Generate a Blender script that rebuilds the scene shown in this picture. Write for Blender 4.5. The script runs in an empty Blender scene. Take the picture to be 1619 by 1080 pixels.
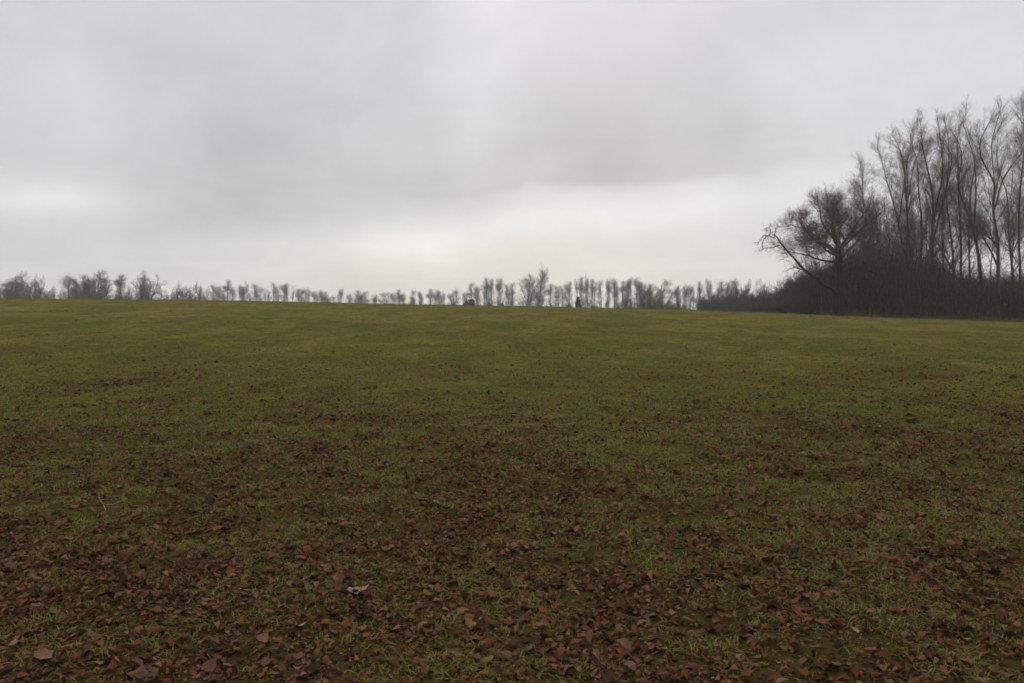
import bpy, math, random
import numpy as np

random.seed(7)
SC = bpy.context.scene
COL = SC.collection
rad = math.radians
F = 1259.0                      # focal length in photo pixels (28 mm on a 36 mm wide sensor)
PITCH = -math.atan(50.0 / F)
CAM_H = 1.62

# ------------------------------------------------------------------ noise and terrain
_T = [np.random.default_rng(900 + i).random((256, 256)) for i in range(8)]

def vnoise(x, y, s=0):
    x = np.asarray(x, float); y = np.asarray(y, float)
    t = _T[s % 8]
    x = x + 1000.37 + 17.3 * s; y = y + 1000.71 + 9.1 * s
    xi = np.floor(x).astype(int); yi = np.floor(y).astype(int)
    fx = x - xi; fy = y - yi
    fx = fx * fx * (3 - 2 * fx); fy = fy * fy * (3 - 2 * fy)
    a = t[xi & 255, yi & 255]; b = t[(xi + 1) & 255, yi & 255]
    c = t[xi & 255, (yi + 1) & 255]; d = t[(xi + 1) & 255, (yi + 1) & 255]
    return (a * (1 - fx) + b * fx) * (1 - fy) + (c * (1 - fx) + d * fx) * fy

def fbm(x, y, s=0, o=4):
    v = 0; a = 0.5; n = 0
    for i in range(o):
        v = v + a * vnoise(x * 2 ** i, y * 2 ** i, s + i); n += a; a *= 0.55
    return v / n

_CX = np.array([-700, -67, -52, -40, -28, -17.5, -8, 0, 8, 16, 24, 32.5, 41, 53, 67, 100, 700.])
_CZ = np.array([3.0, 2.95, 2.93, 2.86, 2.62, 2.38, 2.22, 2.08, 1.92, 1.72, 1.5, 1.22, 0.82, 0.38, 0.05, -0.3, -0.3])

def crest(x):
    x = np.asarray(x, float)
    r = 0
    for o in (-7, -3.5, 0, 3.5, 7):
        r = r + np.interp(x + o, _CX, _CZ)
    return r / 5

def macro(x, y):
    s = np.clip((y - 6) / 99.0, 0, 1)
    z = crest(x) * (s * s * (3 - 2 * s))
    t = np.maximum(y - 105, 0)
    return z - 16.0 * (1 - np.exp(-(t / 180.0) ** 2))

def hgt(x, y):
    x = np.asarray(x, float); y = np.asarray(y, float)
    m = 0.10 * (fbm(x / 4.0, y / 4.0, 1, 3) - 0.5)
    m = m + 0.055 * (fbm(x / 0.62, y / 0.62, 3, 3) - 0.5)
    m = m + 0.03 * (vnoise(x / 0.17, y / 0.17, 5) - 0.5)
    return macro(x, y) + m

CAM_Z = CAM_H + float(macro(0, 0))

def at(px, py, Y):
    """point seen at pixel (px, py) of the photograph, at depth Y metres"""
    cx = (px - 809.5) / F; cy = (540 - py) / F
    d = (cx, math.cos(PITCH) - cy * math.sin(PITCH), math.sin(PITCH) + cy * math.cos(PITCH))
    k = Y / d[1]
    return np.array([d[0] * k, Y, CAM_Z + d[2] * k])

def on_ground(px, py):
    lo = 2.0
    Y = 2.0
    while Y < 130:
        p = at(px, py, Y)
        if p[2] <= float(hgt(p[0], p[1])):
            return p[0], p[1]
        Y += 0.02 if Y < 12 else 0.1
    return p[0], p[1]

# ------------------------------------------------------------------ mesh helpers
def quads_mesh(name, V, Q, mat, parent=None, smooth=True, attr=None):
    me = bpy.data.meshes.new(name)
    n = len(V); m = len(Q)
    me.vertices.add(n); me.vertices.foreach_set('co', np.ascontiguousarray(V, np.float32).ravel())
    me.loops.add(m * 4); me.loops.foreach_set('vertex_index', np.ascontiguousarray(Q, np.int32).ravel())
    me.polygons.add(m); me.polygons.foreach_set('loop_start', np.arange(m, dtype=np.int32) * 4)
    if attr is not None:
        for k, a in attr.items():
            at_ = me.attributes.new(k, 'FLOAT', 'POINT'); at_.data.foreach_set('value', np.ascontiguousarray(a, np.float32))
    me.update(calc_edges=True)
    me.polygons.foreach_set('use_smooth', np.full(m, smooth, bool))
    me.materials.append(mat)
    o = bpy.data.objects.new(name, me); COL.objects.link(o)
    if parent: o.parent = parent
    return o

def tag(o, label=None, cat=None, group=None, kind=None):
    if label: o['label'] = label
    if cat: o['category'] = cat
    if group: o['group'] = group
    if kind: o['kind'] = kind
    return o

def empty(name, loc=(0, 0, 0), rz=0.0):
    o = bpy.data.objects.new(name, None); COL.objects.link(o)
    o.location = loc; o.rotation_euler = (0, 0, rz); o.empty_display_size = 0.5
    return o

def unit(v):
    return v / np.maximum(np.linalg.norm(v, axis=-1, keepdims=True), 1e-9)

def tubes(P, R, sides=3):
    """P (N,k,3) polylines, R (N,k) radii -> verts, quads of open tubes"""
    N, k, _ = P.shape
    T = np.empty_like(P)
    T[:, 1:-1] = P[:, 2:] - P[:, :-2]; T[:, 0] = P[:, 1] - P[:, 0]; T[:, -1] = P[:, -1] - P[:, -2]
    T = unit(T)
    ref = np.where(np.abs(T[:, :1, 2:3]) < 0.85, np.array([0, 0, 1.0]), np.array([1.0, 0, 0]))
    U = unit(np.cross(T, np.broadcast_to(ref, T.shape))); W = np.cross(T, U)
    a = np.arange(sides) * 2 * np.pi / sides
    V = P[:, :, None] + R[:, :, None, None] * (np.cos(a)[:, None] * U[:, :, None] + np.sin(a)[:, None] * W[:, :, None])
    V = V.reshape(-1, 3)
    b = (np.arange(N) * k * sides)[:, None, None] + (np.arange(k - 1) * sides)[None, :, None]
    i = np.arange(sides)[None, None, :]; j = (i + 1) % sides
    Q = np.stack([b + i, b + j, b + sides + j, b + sides + i], -1).reshape(-1, 4)
    return V, Q

def join(parts):
    Vs, Qs, n = [], [], 0
    for V, Q in parts:
        Vs.append(V); Qs.append(Q + n); n += len(V)
    return np.concatenate(Vs), np.concatenate(Qs)

def spawn(rng, P, R, counts, lo, hi, ang, angj, length, k=3, up=0.15, wander=0.18, ratio=0.5, rmin=0.004, tip=0.3, taper=0.5, tpow=1.0):
    """children of polylines P: arrays of (n,k+1,3), (n,k+1)"""
    N, kk, _ = P.shape
    counts = np.broadcast_to(np.asarray(counts), (N,))
    counts = np.floor(counts + rng.random(N)).astype(int)
    idx = np.repeat(np.arange(N), counts); M = len(idx)
    t = lo + (hi - lo) * rng.random(M) ** tpow
    s = np.minimum((t * (kk - 1)).astype(int), kk - 2); f = (t * (kk - 1) - s)[:, None]
    p = P[idx, s] * (1 - f) + P[idx, s + 1] * f
    r = (R[idx, s] * (1 - f[:, 0]) + R[idx, s + 1] * f[:, 0])
    T = unit(P[idx, s + 1] - P[idx, s])
    u = unit(np.cross(T, rng.normal(size=(M, 3)))); a = ang + angj * rng.normal(size=M)
    d = unit(np.cos(a)[:, None] * T + np.sin(a)[:, None] * u)
    if callable(length): L = length(t, idx)
    else: L = np.full(M, float(length))
    L = L * (1 - taper * t) * rng.uniform(0.65, 1.25, M)
    out = np.empty((M, k + 1, 3)); out[:, 0] = p
    for j in range(k):
        out[:, j + 1] = out[:, j] + d * (L / k)[:, None]
        d = unit(d + wander * rng.normal(size=(M, 3)) + np.array([0, 0, up]))
    r0 = np.maximum(r * ratio, rmin)
    rr = r0[:, None] * np.linspace(1, tip, k + 1)[None]
    return out, np.maximum(rr, rmin * 0.7)

def resample(pts, n):
    pts = np.asarray(pts, float)
    d = np.r_[0, np.cumsum(np.linalg.norm(np.diff(pts, axis=0), axis=1))]
    t = np.linspace(0, d[-1], n)
    q = np.stack([np.interp(t, d, pts[:, i]) for i in range(3)], 1)
    for _ in range(2):
        q[1:-1] = 0.25 * q[:-2] + 0.5 * q[1:-1] + 0.25 * q[2:]
    return q

# ------------------------------------------------------------------ materials
def new_mat(name):
    m = bpy.data.materials.new(name); m.use_nodes = True
    nt = m.node_tree; nt.nodes.clear()
    o = nt.nodes.new('ShaderNodeOutputMaterial'); b = nt.nodes.new('ShaderNodeBsdfPrincipled')
    nt.links.new(b.outputs[0], o.inputs[0])
    b.inputs['Specular IOR Level'].default_value = 0.25
    return m, nt, b

def noise(nt, scale, detail=4, rough=0.55, vec=None, dist=0.0):
    n = nt.nodes.new('ShaderNodeTexNoise'); n.inputs['Scale'].default_value = scale
    n.inputs['Detail'].default_value = detail; n.inputs['Roughness'].default_value = rough
    n.inputs['Distortion'].default_value = dist
    if vec: nt.links.new(vec, n.inputs['Vector'])
    return n.outputs['Fac']

def ramp(nt, fac, stops):
    r = nt.nodes.new('ShaderNodeValToRGB'); e = r.color_ramp.elements
    while len(e) < len(stops): e.new(0.5)
    for i, (p, c) in enumerate(stops):
        e[i].position = p; e[i].color = (*c, 1) if len(c) == 3 else c
    nt.links.new(fac, r.inputs[0]); return r.outputs[0]

def mixc(nt, fac, a, b, mode='MIX'):
    m = nt.nodes.new('ShaderNodeMix'); m.data_type = 'RGBA'; m.blend_type = mode
    for s, v in ((m.inputs[0], fac), (m.inputs[6], a), (m.inputs[7], b)):
        if hasattr(v, 'is_linked') or isinstance(v, bpy.types.NodeSocket): nt.links.new(v, s)
        elif isinstance(v, (int, float)): s.default_value = v
        else: s.default_value = (*v, 1)
    return m.outputs[2]

def math_(nt, op, a, b=None, c=None, clamp=False):
    m = nt.nodes.new('ShaderNodeMath'); m.operation = op; m.use_clamp = clamp
    for i, v in enumerate((a, b, c)):
        if v is None: continue
        if isinstance(v, (int, float)): m.inputs[i].default_value = v
        else: nt.links.new(v, m.inputs[i])
    return m.outputs[0]

def bark(name, c1, c2, scale=1.5):
    m, nt, b = new_mat(name)
    g = nt.nodes.new('ShaderNodeNewGeometry')
    tc = nt.nodes.new('ShaderNodeTexCoord')
    f = noise(nt, scale, 5, 0.6, tc.outputs['Object'])
    nt.links.new(ramp(nt, f, [(0.35, c1), (0.65, c2)]), b.inputs['Base Color'])
    b.inputs['Roughness'].default_value = 0.85
    f2 = noise(nt, 14, 4, 0.6, tc.outputs['Object'])
    bp = nt.nodes.new('ShaderNodeBump'); bp.inputs['Strength'].default_value = 0.6; bp.inputs['Distance'].default_value = 0.03
    nt.links.new(f2, bp.inputs['Height']); nt.links.new(bp.outputs[0], b.inputs['Normal'])
    return m

def island(name, stops, rough=0.6, trans=0.0, spec=0.25):
    m, nt, b = new_mat(name)
    g = nt.nodes.new('ShaderNodeNewGeometry')
    nt.links.new(ramp(nt, g.outputs['Random Per Island'], stops), b.inputs['Base Color'])
    b.inputs['Roughness'].default_value = rough; b.inputs['Specular IOR Level'].default_value = spec
    if trans:
        t = nt.nodes.new('ShaderNodeBsdfTranslucent'); mx = nt.nodes.new('ShaderNodeMixShader'); mx.inputs[0].default_value = trans
        nt.links.new(b.inputs['Base Color'].links[0].from_socket, t.inputs[0])
        nt.links.new(b.outputs[0], mx.inputs[1]); nt.links.new(t.outputs[0], mx.inputs[2])
        nt.links.new(mx.outputs[0], [n for n in nt.nodes if n.type == 'OUTPUT_MATERIAL'][0].inputs[0])
    return m

M_POPLAR = bark('poplar_bark', (0.040, 0.041, 0.030), (0.085, 0.080, 0.064), 0.8)
M_POPTWIG = bark('poplar_twig', (0.080, 0.064, 0.046), (0.135, 0.107, 0.078), 0.5)
M_OAK = bark('oak_bark', (0.007, 0.007, 0.004), (0.018, 0.016, 0.010), 1.2)
M_OAK.node_tree.nodes['Principled BSDF'].inputs['Specular IOR Level'].default_value = 0.05
M_OAKTWIG = bark('oak_twig', (0.060, 0.053, 0.036), (0.105, 0.090, 0.062), 0.5)
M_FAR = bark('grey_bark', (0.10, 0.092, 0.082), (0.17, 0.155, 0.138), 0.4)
M_SHRUB = bark('shrub_bark', (0.042, 0.037, 0.020), (0.085, 0.071, 0.040), 0.7)
M_IVY = island('ivy_leaf', [(0.0, (0.018, 0.024, 0.010)), (0.6, (0.030, 0.038, 0.014)), (1.0, (0.06, 0.05, 0.022))], 0.5)
M_HOLLY = island('evergreen_leaf', [(0.0, (0.012, 0.016, 0.009)), (0.7, (0.022, 0.028, 0.014)), (1.0, (0.045, 0.040, 0.022))], 0.55)
M_BRACKEN = island('undergrowth_leaf', [(0.0, (0.030, 0.028, 0.009)), (0.5, (0.068, 0.054, 0.018)), (0.85, (0.115, 0.072, 0.028)), (1.0, (0.16, 0.12, 0.045))], 0.7)
M_SCRUB = island('scrub_stem', [(0.0, (0.020, 0.018, 0.009)), (0.6, (0.045, 0.039, 0.020)), (0.9, (0.085, 0.072, 0.042)), (1.0, (0.15, 0.13, 0.09))], 0.85, 0, 0.1)
M_SOIL = bark('mole_soil', (0.018, 0.012, 0.006), (0.060, 0.040, 0.021), 14)
M_SOIL.node_tree.nodes['Principled BSDF'].inputs['Specular IOR Level'].default_value = 0.0
M_LEAF = island('dead_leaf', [(0.0, (0.024, 0.014, 0.008)), (0.25, (0.058, 0.029, 0.013)), (0.45, (0.108, 0.042, 0.018)),
                              (0.60, (0.130, 0.058, 0.028)), (0.74, (0.082, 0.049, 0.026)), (0.88, (0.175, 0.092, 0.052)),
                              (0.95, (0.15, 0.050, 0.020)), (1.0, (0.165, 0.098, 0.055))], 0.8, 0.12, 0.05)
M_GRASS = island('grass_blade', [(0.0, (0.074, 0.078, 0.013)), (0.3, (0.108, 0.120, 0.019)), (0.6, (0.150, 0.146, 0.025)),
                                 (0.85, (0.175, 0.155, 0.040)), (1.0, (0.22, 0.175, 0.07))], 0.7, 0.22, 0.06)

# ------------------------------------------------------------------ litter cover of the field
PATCH = [(270, 592, 0.9, 60, 12), (150, 612, 0.9, 45, 12), (30, 715, 0.9, 110, 30), (620, 655, 0.8, 150, 14), (800, 690, 0.6, 130, 14), (780, 716, 0.7, 80, 8),
         (1400, 588, 0.9, 85, 8), (1200, 592, 0.8, 40, 8), (1480, 597, 0.9, 50, 5), (1230, 735, 0.9, 60, 20), (1580, 650, 0.7, 60, 18),
         (1300, 660, 0.6, 90, 8), (1500, 740, 0.5, 100, 20), (220, 690, 0.6, 90, 14), (480, 720, 0.6, 100, 20), (880, 560, 0.35, 60, 6), (1010, 540, 0.3, 50, 4)]
PW = []
for (px, py, a, wx, wy) in PATCH:
    gx, gy = on_ground(px, py); gx2, gy2 = on_ground(px, py - wy)
    PW.append((gx, gy, a, wx * gy / F, max(0.25, gy2 - gy)))

def litter(x, y):
    base = np.interp(y, [0, 3, 4.6, 5.6, 7.0, 9.5, 12, 16, 22, 32, 60], [1.02, 0.98, 0.90, 0.76, 0.60, 0.43, 0.34, 0.24, 0.14, 0.06, 0.0])
    n = 0.42 * fbm(x / 1.2, y / 1.5, 2, 3) + 0.58 * fbm(x / 0.30, y / 0.38, 5, 3)
    v = base + (n - 0.5) * 2.0 * np.interp(y, [0, 4, 8, 14, 30, 60], [0.7, 0.75, 0.9, 0.7, 0.3, 0.0])
    for gx, gy, a, wx, wy in PW:
        v = v + 0.42 * a * np.exp(-((x - gx) / wx) ** 2 - ((y - gy) / wy) ** 2) * (0.4 + 1.2 * vnoise(x / 0.5, y / 0.8, 6))
    return np.clip(v, 0, 1)

# ------------------------------------------------------------------ ground
def build_ground():
    def axis(fine0, fine1, step, lo, hi, g):
        a = list(np.arange(fine0, fine1, step)); s = step; v = a[-1]
        while v < hi: s = min(s * g, 45); v += s; a.append(min(v, hi))
        s = step; v = a[0]; b = []
        while v > lo: s = min(s * g, 45); v -= s; b.append(max(v, lo))
        return np.array(b[::-1] + a)
    xs = axis(-6.5, 6.5, 0.06, -600, 600, 1.035)
    ys = axis(2.6, 11, 0.055, -600, 600, 1.03)
    X, Y = np.meshgrid(xs, ys)
    Z = hgt(X, Y)
    nx, ny = len(xs), len(ys)
    V = np.stack([X, Y, Z], -1).reshape(-1, 3)
    i = (np.arange(ny - 1) * nx)[:, None] + np.arange(nx - 1)[None]
    Q = np.stack([i, i + 1, i + 1 + nx, i + nx], -1).reshape(-1, 4)
    m, nt, b = new_mat('pasture')
    g = nt.nodes.new('ShaderNodeNewGeometry'); pos = g.outputs['Position']
    mp = nt.nodes.new('ShaderNodeMapping'); mp.inputs['Scale'].default_value = (1.0, 0.55, 1.0); nt.links.new(pos, mp.inputs['Vector'])
    big = noise(nt, 0.22, 5, 0.62, mp.outputs[0], 0.6)
    mid = noise(nt, 1.1, 5, 0.62, pos, 0.4)
    fine = noise(nt, 9.0, 6, 0.7, pos)
    tiny = noise(nt, 34.0, 4, 0.7, pos)
    c = ramp(nt, mid, [(0.36, (0.066, 0.072, 0.012)), (0.5, (0.130, 0.120, 0.020)), (0.64, (0.20, 0.165, 0.036))])
    c2 = ramp(nt, big, [(0.40, (0.064, 0.082, 0.013)), (0.5, (0.130, 0.121, 0.021)), (0.60, (0.205, 0.162, 0.038))])
    c = mixc(nt, 0.5, c, c2)
    m3 = noise(nt, 0.50, 5, 0.65, mp.outputs[0], 0.8)
    c = mixc(nt, ramp(nt, m3, [(0.49, (0, 0, 0)), (0.61, (0.7, 0.7, 0.7))]), c, (0.085, 0.060, 0.018))
    m4 = noise(nt, 2.6, 5, 0.7, pos, 0.5)
    c = mixc(nt, ramp(nt, m4, [(0.34, (0.95, 0.95, 0.95)), (0.49, (0, 0, 0))]), c, (0.050, 0.050, 0.010))
    # ground colour between the near blades made darker, fading out farther away
    th = nt.nodes.new('ShaderNodeAttribute'); th.attribute_name = 'near_dark'
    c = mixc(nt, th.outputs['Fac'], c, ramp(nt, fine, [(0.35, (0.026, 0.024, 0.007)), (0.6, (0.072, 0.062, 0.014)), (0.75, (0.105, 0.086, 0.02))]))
    c = mixc(nt, ramp(nt, fine, [(0.30, (1, 1, 1)), (0.52, (0, 0, 0))]), c, (0.048, 0.050, 0.017))
    c = mixc(nt, ramp(nt, tiny, [(0.58, (0, 0, 0)), (0.75, (0.6, 0.6, 0.6))]), c, (0.150, 0.128, 0.050))
    at_ = nt.nodes.new('ShaderNodeAttribute'); at_.attribute_name = 'litter'
    lf = math_(nt, 'MULTIPLY_ADD', fine, 1.5, -0.75)
    lf = math_(nt, 'ADD', at_.outputs['Fac'], lf)
    lm = ramp(nt, lf, [(0.30, (0, 0, 0)), (0.8, (0.5, 0.5, 0.5))])
    brown = ramp(nt, tiny, [(0.3, (0.020, 0.016, 0.007)), (0.5, (0.056, 0.034, 0.015)), (0.7, (0.11, 0.056, 0.026))])
    c = mixc(nt, lm, c, brown)
    nt.links.new(c, b.inputs['Base Color']); b.inputs['Roughness'].default_value = 0.9
    b.inputs['Specular IOR Level'].default_value = 0.0
    h = math_(nt, 'MULTIPLY_ADD', fine, 1.0, math_(nt, 'MULTIPLY', tiny, 0.4))
    bp = nt.nodes.new('ShaderNodeBump'); bp.inputs['Strength'].default_value = 0.9; bp.inputs['Distance'].default_value = 0.10
    nt.links.new(h, bp.inputs['Height']); nt.links.new(bp.outputs[0], b.inputs['Normal'])
    o = quads_mesh('ground', V, Q, m, attr={'litter': litter(V[:, 0], V[:, 1]), 'near_dark': np.interp(V[:, 1], [0, 7, 15, 30], [0.8, 0.65, 0.18, 0.0])})
    tag(o, kind='structure')
build_ground()

# ------------------------------------------------------------------ grass
def scatter(rng, y0, y1, dens, margin=2.6):
    w1 = 0.66 * y1 + margin
    n = int(2 * w1 * (y1 - y0) * dens)
    x = rng.uniform(-w1, w1, n); y = rng.uniform(y0, y1, n)
    k = np.abs(x) < 0.66 * y + margin
    return x[k], y[k]

def build_grass():
    rng = np.random.default_rng(11)
    xs, ys, hs, ws = [], [], [], []
    DY = [2.4, 5, 9, 15, 26, 45, 70]; DD = [5600, 4400, 2300, 900, 270, 60, 0.5]
    dens_at = lambda y: np.exp(np.interp(y, DY, np.log(DD)))
    for y0, y1 in ((2.4, 5), (5, 9), (9, 15), (15, 26), (26, 45), (45, 70)):
        dmax = float(dens_at(y0))
        x, y = scatter(rng, y0, y1, dmax)
        k = rng.random(len(x)) < dens_at(y) / dmax
        x, y = x[k], y[k]
        n = fbm(x / 0.35, y / 0.35, 4, 3); big = fbm(x / 2.2, y / 2.2, 0, 3)
        keep = rng.random(len(x)) < np.clip((n - 0.30) * 3.2, 0.05, 1) * (1 - 0.44 * litter(x, y))
        x, y, n, big = x[keep], y[keep], n[keep], big[keep]
        xs.append(x); ys.append(y)
        hs.append(0.037 * rng.uniform(0.5, 1.3, len(x)) * (0.45 + 0.9 * n) * (0.6 + 0.8 * big) * np.interp(y, [0, 26, 70], [1, 1, 0.7]))
        ws.append(np.interp(y, [2, 5, 9, 15, 26, 45, 70], [.0040, .0046, .0064, .010, .016, .026, .03]) * rng.uniform(0.7, 1.3, len(x)))
    # taller tussocks out in the field, rough ungrazed grass near the crest
    for nT, y0, y1, per, hh, ww, sp in ((900, 10, 60, 26, 0.085, 0.011, 0.09), (1500, 45, 100, 16, 0.10, 0.03, 0.16), (1600, 88, 108, 12, 0.15, 0.035, 0.3)):
        ty = y0 + (y1 - y0) * rng.random(nT) ** 0.8; tx = rng.uniform(-1, 1, nT) * (0.68 * ty + 2)
        x = (tx[:, None] + rng.normal(0, sp, (nT, per))).ravel(); y = (ty[:, None] + rng.normal(0, sp, (nT, per))).ravel()
        xs.append(x); ys.append(y); hs.append(np.repeat(hh * rng.uniform(0.5, 1.3, nT), per) * rng.uniform(0.5, 1.1, len(x))); ws.append(np.full(len(x), ww))
    x = np.concatenate(xs); y = np.concatenate(ys); h = np.concatenate(hs); w = np.concatenate(ws)
    n = len(x); z = hgt(x, y) - 0.004
    a = rng.uniform(0, 2 * np.pi, n); lean = rng.uniform(0.7, 2.7, n)
    ca, sa = np.cos(a), np.sin(a)
    b = a + np.pi / 2 + rng.normal(0, 0.5, n)
    side = np.stack([np.cos(b), np.sin(b), 0 * b], 1)
    base = np.stack([x, y, z], 1)
    mid = base + np.stack([ca * lean * h * 0.35, sa * lean * h * 0.35, h * 0.62], 1)
    tip = base + np.stack([ca * lean * h * 1.0, sa * lean * h * 1.0, h * (1.0 - 0.24 * lean)], 1)
    V = np.stack([base - side * w[:, None] * .5, base + side * w[:, None] * .5, mid - side * w[:, None] * .45, mid + side * w[:, None] * .45,
                  tip - side * w[:, None] * .1, tip + side * w[:, None] * .1], 1).reshape(-1, 3)
    i = np.arange(n)[:, None] * 6
    Q = np.stack([i + np.array([0, 1, 3, 2]), i + np.array([2, 3, 5, 4])], 1).reshape(-1, 4)
    o = quads_mesh('grass', V, Q, M_GRASS)
    tag(o, 'short olive green pasture grass growing between the fallen leaves', 'grass', kind='stuff')
build_grass()

# ------------------------------------------------------------------ fallen leaves
U5 = np.array([-1, -0.5, 0, 0.5, 1.0]); V7 = np.linspace(0, 1, 8)

def leaf_verts(rng, x, y, z, L, lob, tilt=0.33, curl=1.0, yaw=None):
    n = len(x)
    v = V7[None, :]; prof = np.sin(np.pi * np.clip(v, 0.0, 1) ** 0.85) ** 0.75
    lobes = 1 + lob[:, None] * 0.42 * np.cos(v * 2 * np.pi * 3.0 + rng.uniform(-.6, .6, n)[:, None])
    half = (0.05 + prof * lobes) * (L * rng.uniform(0.19, 0.32, n))[:, None]
    u = U5[None, None, :]
    lx = half[:, :, None] * u
    ly = ((v - 0.5) * L[:, None])[:, :, None] + 0 * lx
    c1 = (rng.normal(0.2, 0.55, n) * curl)[:, None, None]; c2 = (rng.normal(0.1, 0.6, n) * curl)[:, None, None]; tw = (rng.normal(0, 0.35, n) * curl)[:, None, None]
    lz = c1 * (u ** 2) * half[:, :, None] + c2 * ((v - 0.5) ** 2)[:, :, None] * L[:, None, None] * 1.4 + tw * u * half[:, :, None] * (v - 0.5)[:, :, None] * 2
    lz = lz + rng.normal(0, 0.02, lz.shape) * L[:, None, None]
    P = np.stack([lx, ly, lz], -1).reshape(n, -1, 3)
    if yaw is None: yaw = rng.uniform(0, 2 * np.pi, n)
    tx = rng.normal(0, tilt, n); ty = rng.normal(0, tilt, n)
    def rot(P, ax, a):
        c, s = np.cos(a)[:, None], np.sin(a)[:, None]
        i, j = [(1, 2), (2, 0), (0, 1)][ax]
        Q = P.copy(); Q[..., i] = c * P[..., i] - s * P[..., j]; Q[..., j] = s * P[..., i] + c * P[..., j]
        return Q
    P = rot(P, 0, tx); P = rot(P, 1, ty); P = rot(P, 2, yaw)
    low = P[..., 2].min(1)
    P = P + np.stack([x, y, z - 0.75 * low], 1)[:, None]
    nu, nv = 5, 8
    q = []
    for a in range(nv - 1):
        for b_ in range(nu - 1):
            k = a * nu + b_; q.append((k, k + 1, k + 1 + nu, k + nu))
    Q = (np.arange(n)[:, None, None] * (nu * nv) + np.array(q)[None]).reshape(-1, 4)
    return P.reshape(-1, 3), Q

def build_leaves():
    rng = np.random.default_rng(21)
    X, Y, S = [], [], []
    dens_at = lambda y: np.exp(np.interp(y, [2.4, 5, 8, 13, 18, 25, 40], np.log([1750, 1500, 1050, 480, 220, 80, 16])))
    for y0, y1 in ((2.4, 5), (5, 8), (8, 13), (13, 18), (18, 25), (25, 40)):
        dmax = float(dens_at(y0))
        x, y = scatter(rng, y0, y1, dmax)
        lt = litter(x, y)
        k = rng.random(len(x)) < np.clip(lt, 0.02, 1) ** 1.2 * dens_at(y) / dmax
        X.append(x[k]); Y.append(y[k]); S.append(np.interp(y[k], [2, 8, 13, 22, 40], [1, 1.03, 1.15, 1.3, 1.45]))
    x = np.concatenate(X); y = np.concatenate(Y); s = np.concatenate(S); n = len(x)
    L = s * np.clip(0.0345 * np.exp(rng.normal(0, 0.42, n)), 0.012, 0.09)
    lob = (rng.random(n) < 0.55) * rng.uniform(0.5, 1.0, n)
    z = hgt(x, y) + rng.uniform(-0.012, 0.024, n)
    V, Q = leaf_verts(rng, x, y, z, L, lob, 0.25, 0.95)
    o = quads_mesh('fallen_leaves', V, Q, M_LEAF)
    tag(o, 'brown and rust coloured dead leaves strewn over the near grass', 'leaf litter', kind='stuff')
build_leaves()

def plain(name, c, c2, rough=0.5):
    m, nt, b = new_mat(name)
    tc = nt.nodes.new('ShaderNodeTexCoord')
    f = noise(nt, 45, 4, 0.6, tc.outputs['Object'])
    nt.links.new(ramp(nt, f, [(0.35, c), (0.65, c2)]), b.inputs['Base Color']); b.inputs['Roughness'].default_value = 0.75; b.inputs['Specular IOR Level'].default_value = 0.08
    return m
M_TAN = plain('tan_leaf', (0.145, 0.103, 0.056), (0.20, 0.145, 0.08))
M_ORANGE = plain('orange_leaf', (0.145, 0.054, 0.02), (0.195, 0.082, 0.033))
M_RED = plain('red_leaf', (0.11, 0.03, 0.014), (0.16, 0.048, 0.023))
M_PINK = plain('pink_leaf', (0.13, 0.062, 0.038), (0.18, 0.092, 0.058))
LEAVES = [(566, 944, 40, M_TAN, 1.0, 'large pale tan oak leaf with one end curled up off the grass', -0.9),
          (472, 1002, 26, M_TAN, 1.0, 'pale tan lobed leaf nearest the bottom edge left of centre', -1.1),
          (514, 903, 18, M_ORANGE, 0.0, 'bright orange leaf lying beyond and left of the large pale tan leaf', 1.3),
          (513, 1000, 17, M_ORANGE, 0.0, 'small vivid orange leaf right beside a pale tan lobed leaf', 1.5),
          (680, 989, 16, M_ORANGE, 0.3, 'round light orange leaf lying alone right of the large pale tan leaf', 0.4),
          (158, 904, 17, M_PINK, 0.0, 'small salmon pink leaf on a dark gap in the left foreground', 1.2),
          (259, 921, 18, M_ORANGE, 0.5, 'orange brown leaf on bright green grass in the left foreground', 1.1),
          (20, 1031, 24, M_PINK, 0.4, 'pinkish leaf at the extreme bottom left corner of the field', 0.2),
          (70, 1054, 30, M_PINK, 0.8, 'long pinkish brown leaf by the bottom edge near the left corner', 1.2),
          (1185, 1022, 18, M_RED, 0.2, 'vivid red leaf in the right foreground, lowest of the red ones', 1.2),
          (1411, 893, 19, M_RED, 0.0, 'red leaf furthest right among the scattered bright leaves', 1.0),
          (1375, 1041, 22, M_RED, 0.3, 'red leaf nearest the bottom edge on the right side', 0.8),
          (1350, 1008, 14, M_TAN, 0.0, 'small pale cream leaf among brown leaves in the right foreground', 0.3),
          (350, 847, 30, M_RED, 0.4, 'long dark red leaf farther off in the left part of the litter', 1.45),
          (32, 764, 18, M_RED, 0.0, 'red leaf farthest from the camera close to the left edge', 1.4)]
def build_single_leaves():
    rng = np.random.default_rng(5)
    for px, py, w, mat, lob, label, yaw in LEAVES:
        gx, gy = on_ground(px, py)
        d = math.hypot(gx, gy)
        L = max(0.06, w * d / F)
        V, Q = leaf_verts(rng, np.zeros(1), np.zeros(1), np.zeros(1), np.array([L]), np.array([lob]), 0.22, 0.9, np.array([yaw]))
        o = quads_mesh('fallen_leaf', V, Q, mat)
        sol = o.modifiers.new('thickness', 'SOLIDIFY'); sol.thickness = 0.0008
        o.location = (gx, gy, float(hgt(gx, gy)) + 0.034)
        tag(o, label, 'leaf', 'brightest fallen leaves in the foreground')
build_single_leaves()

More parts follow.
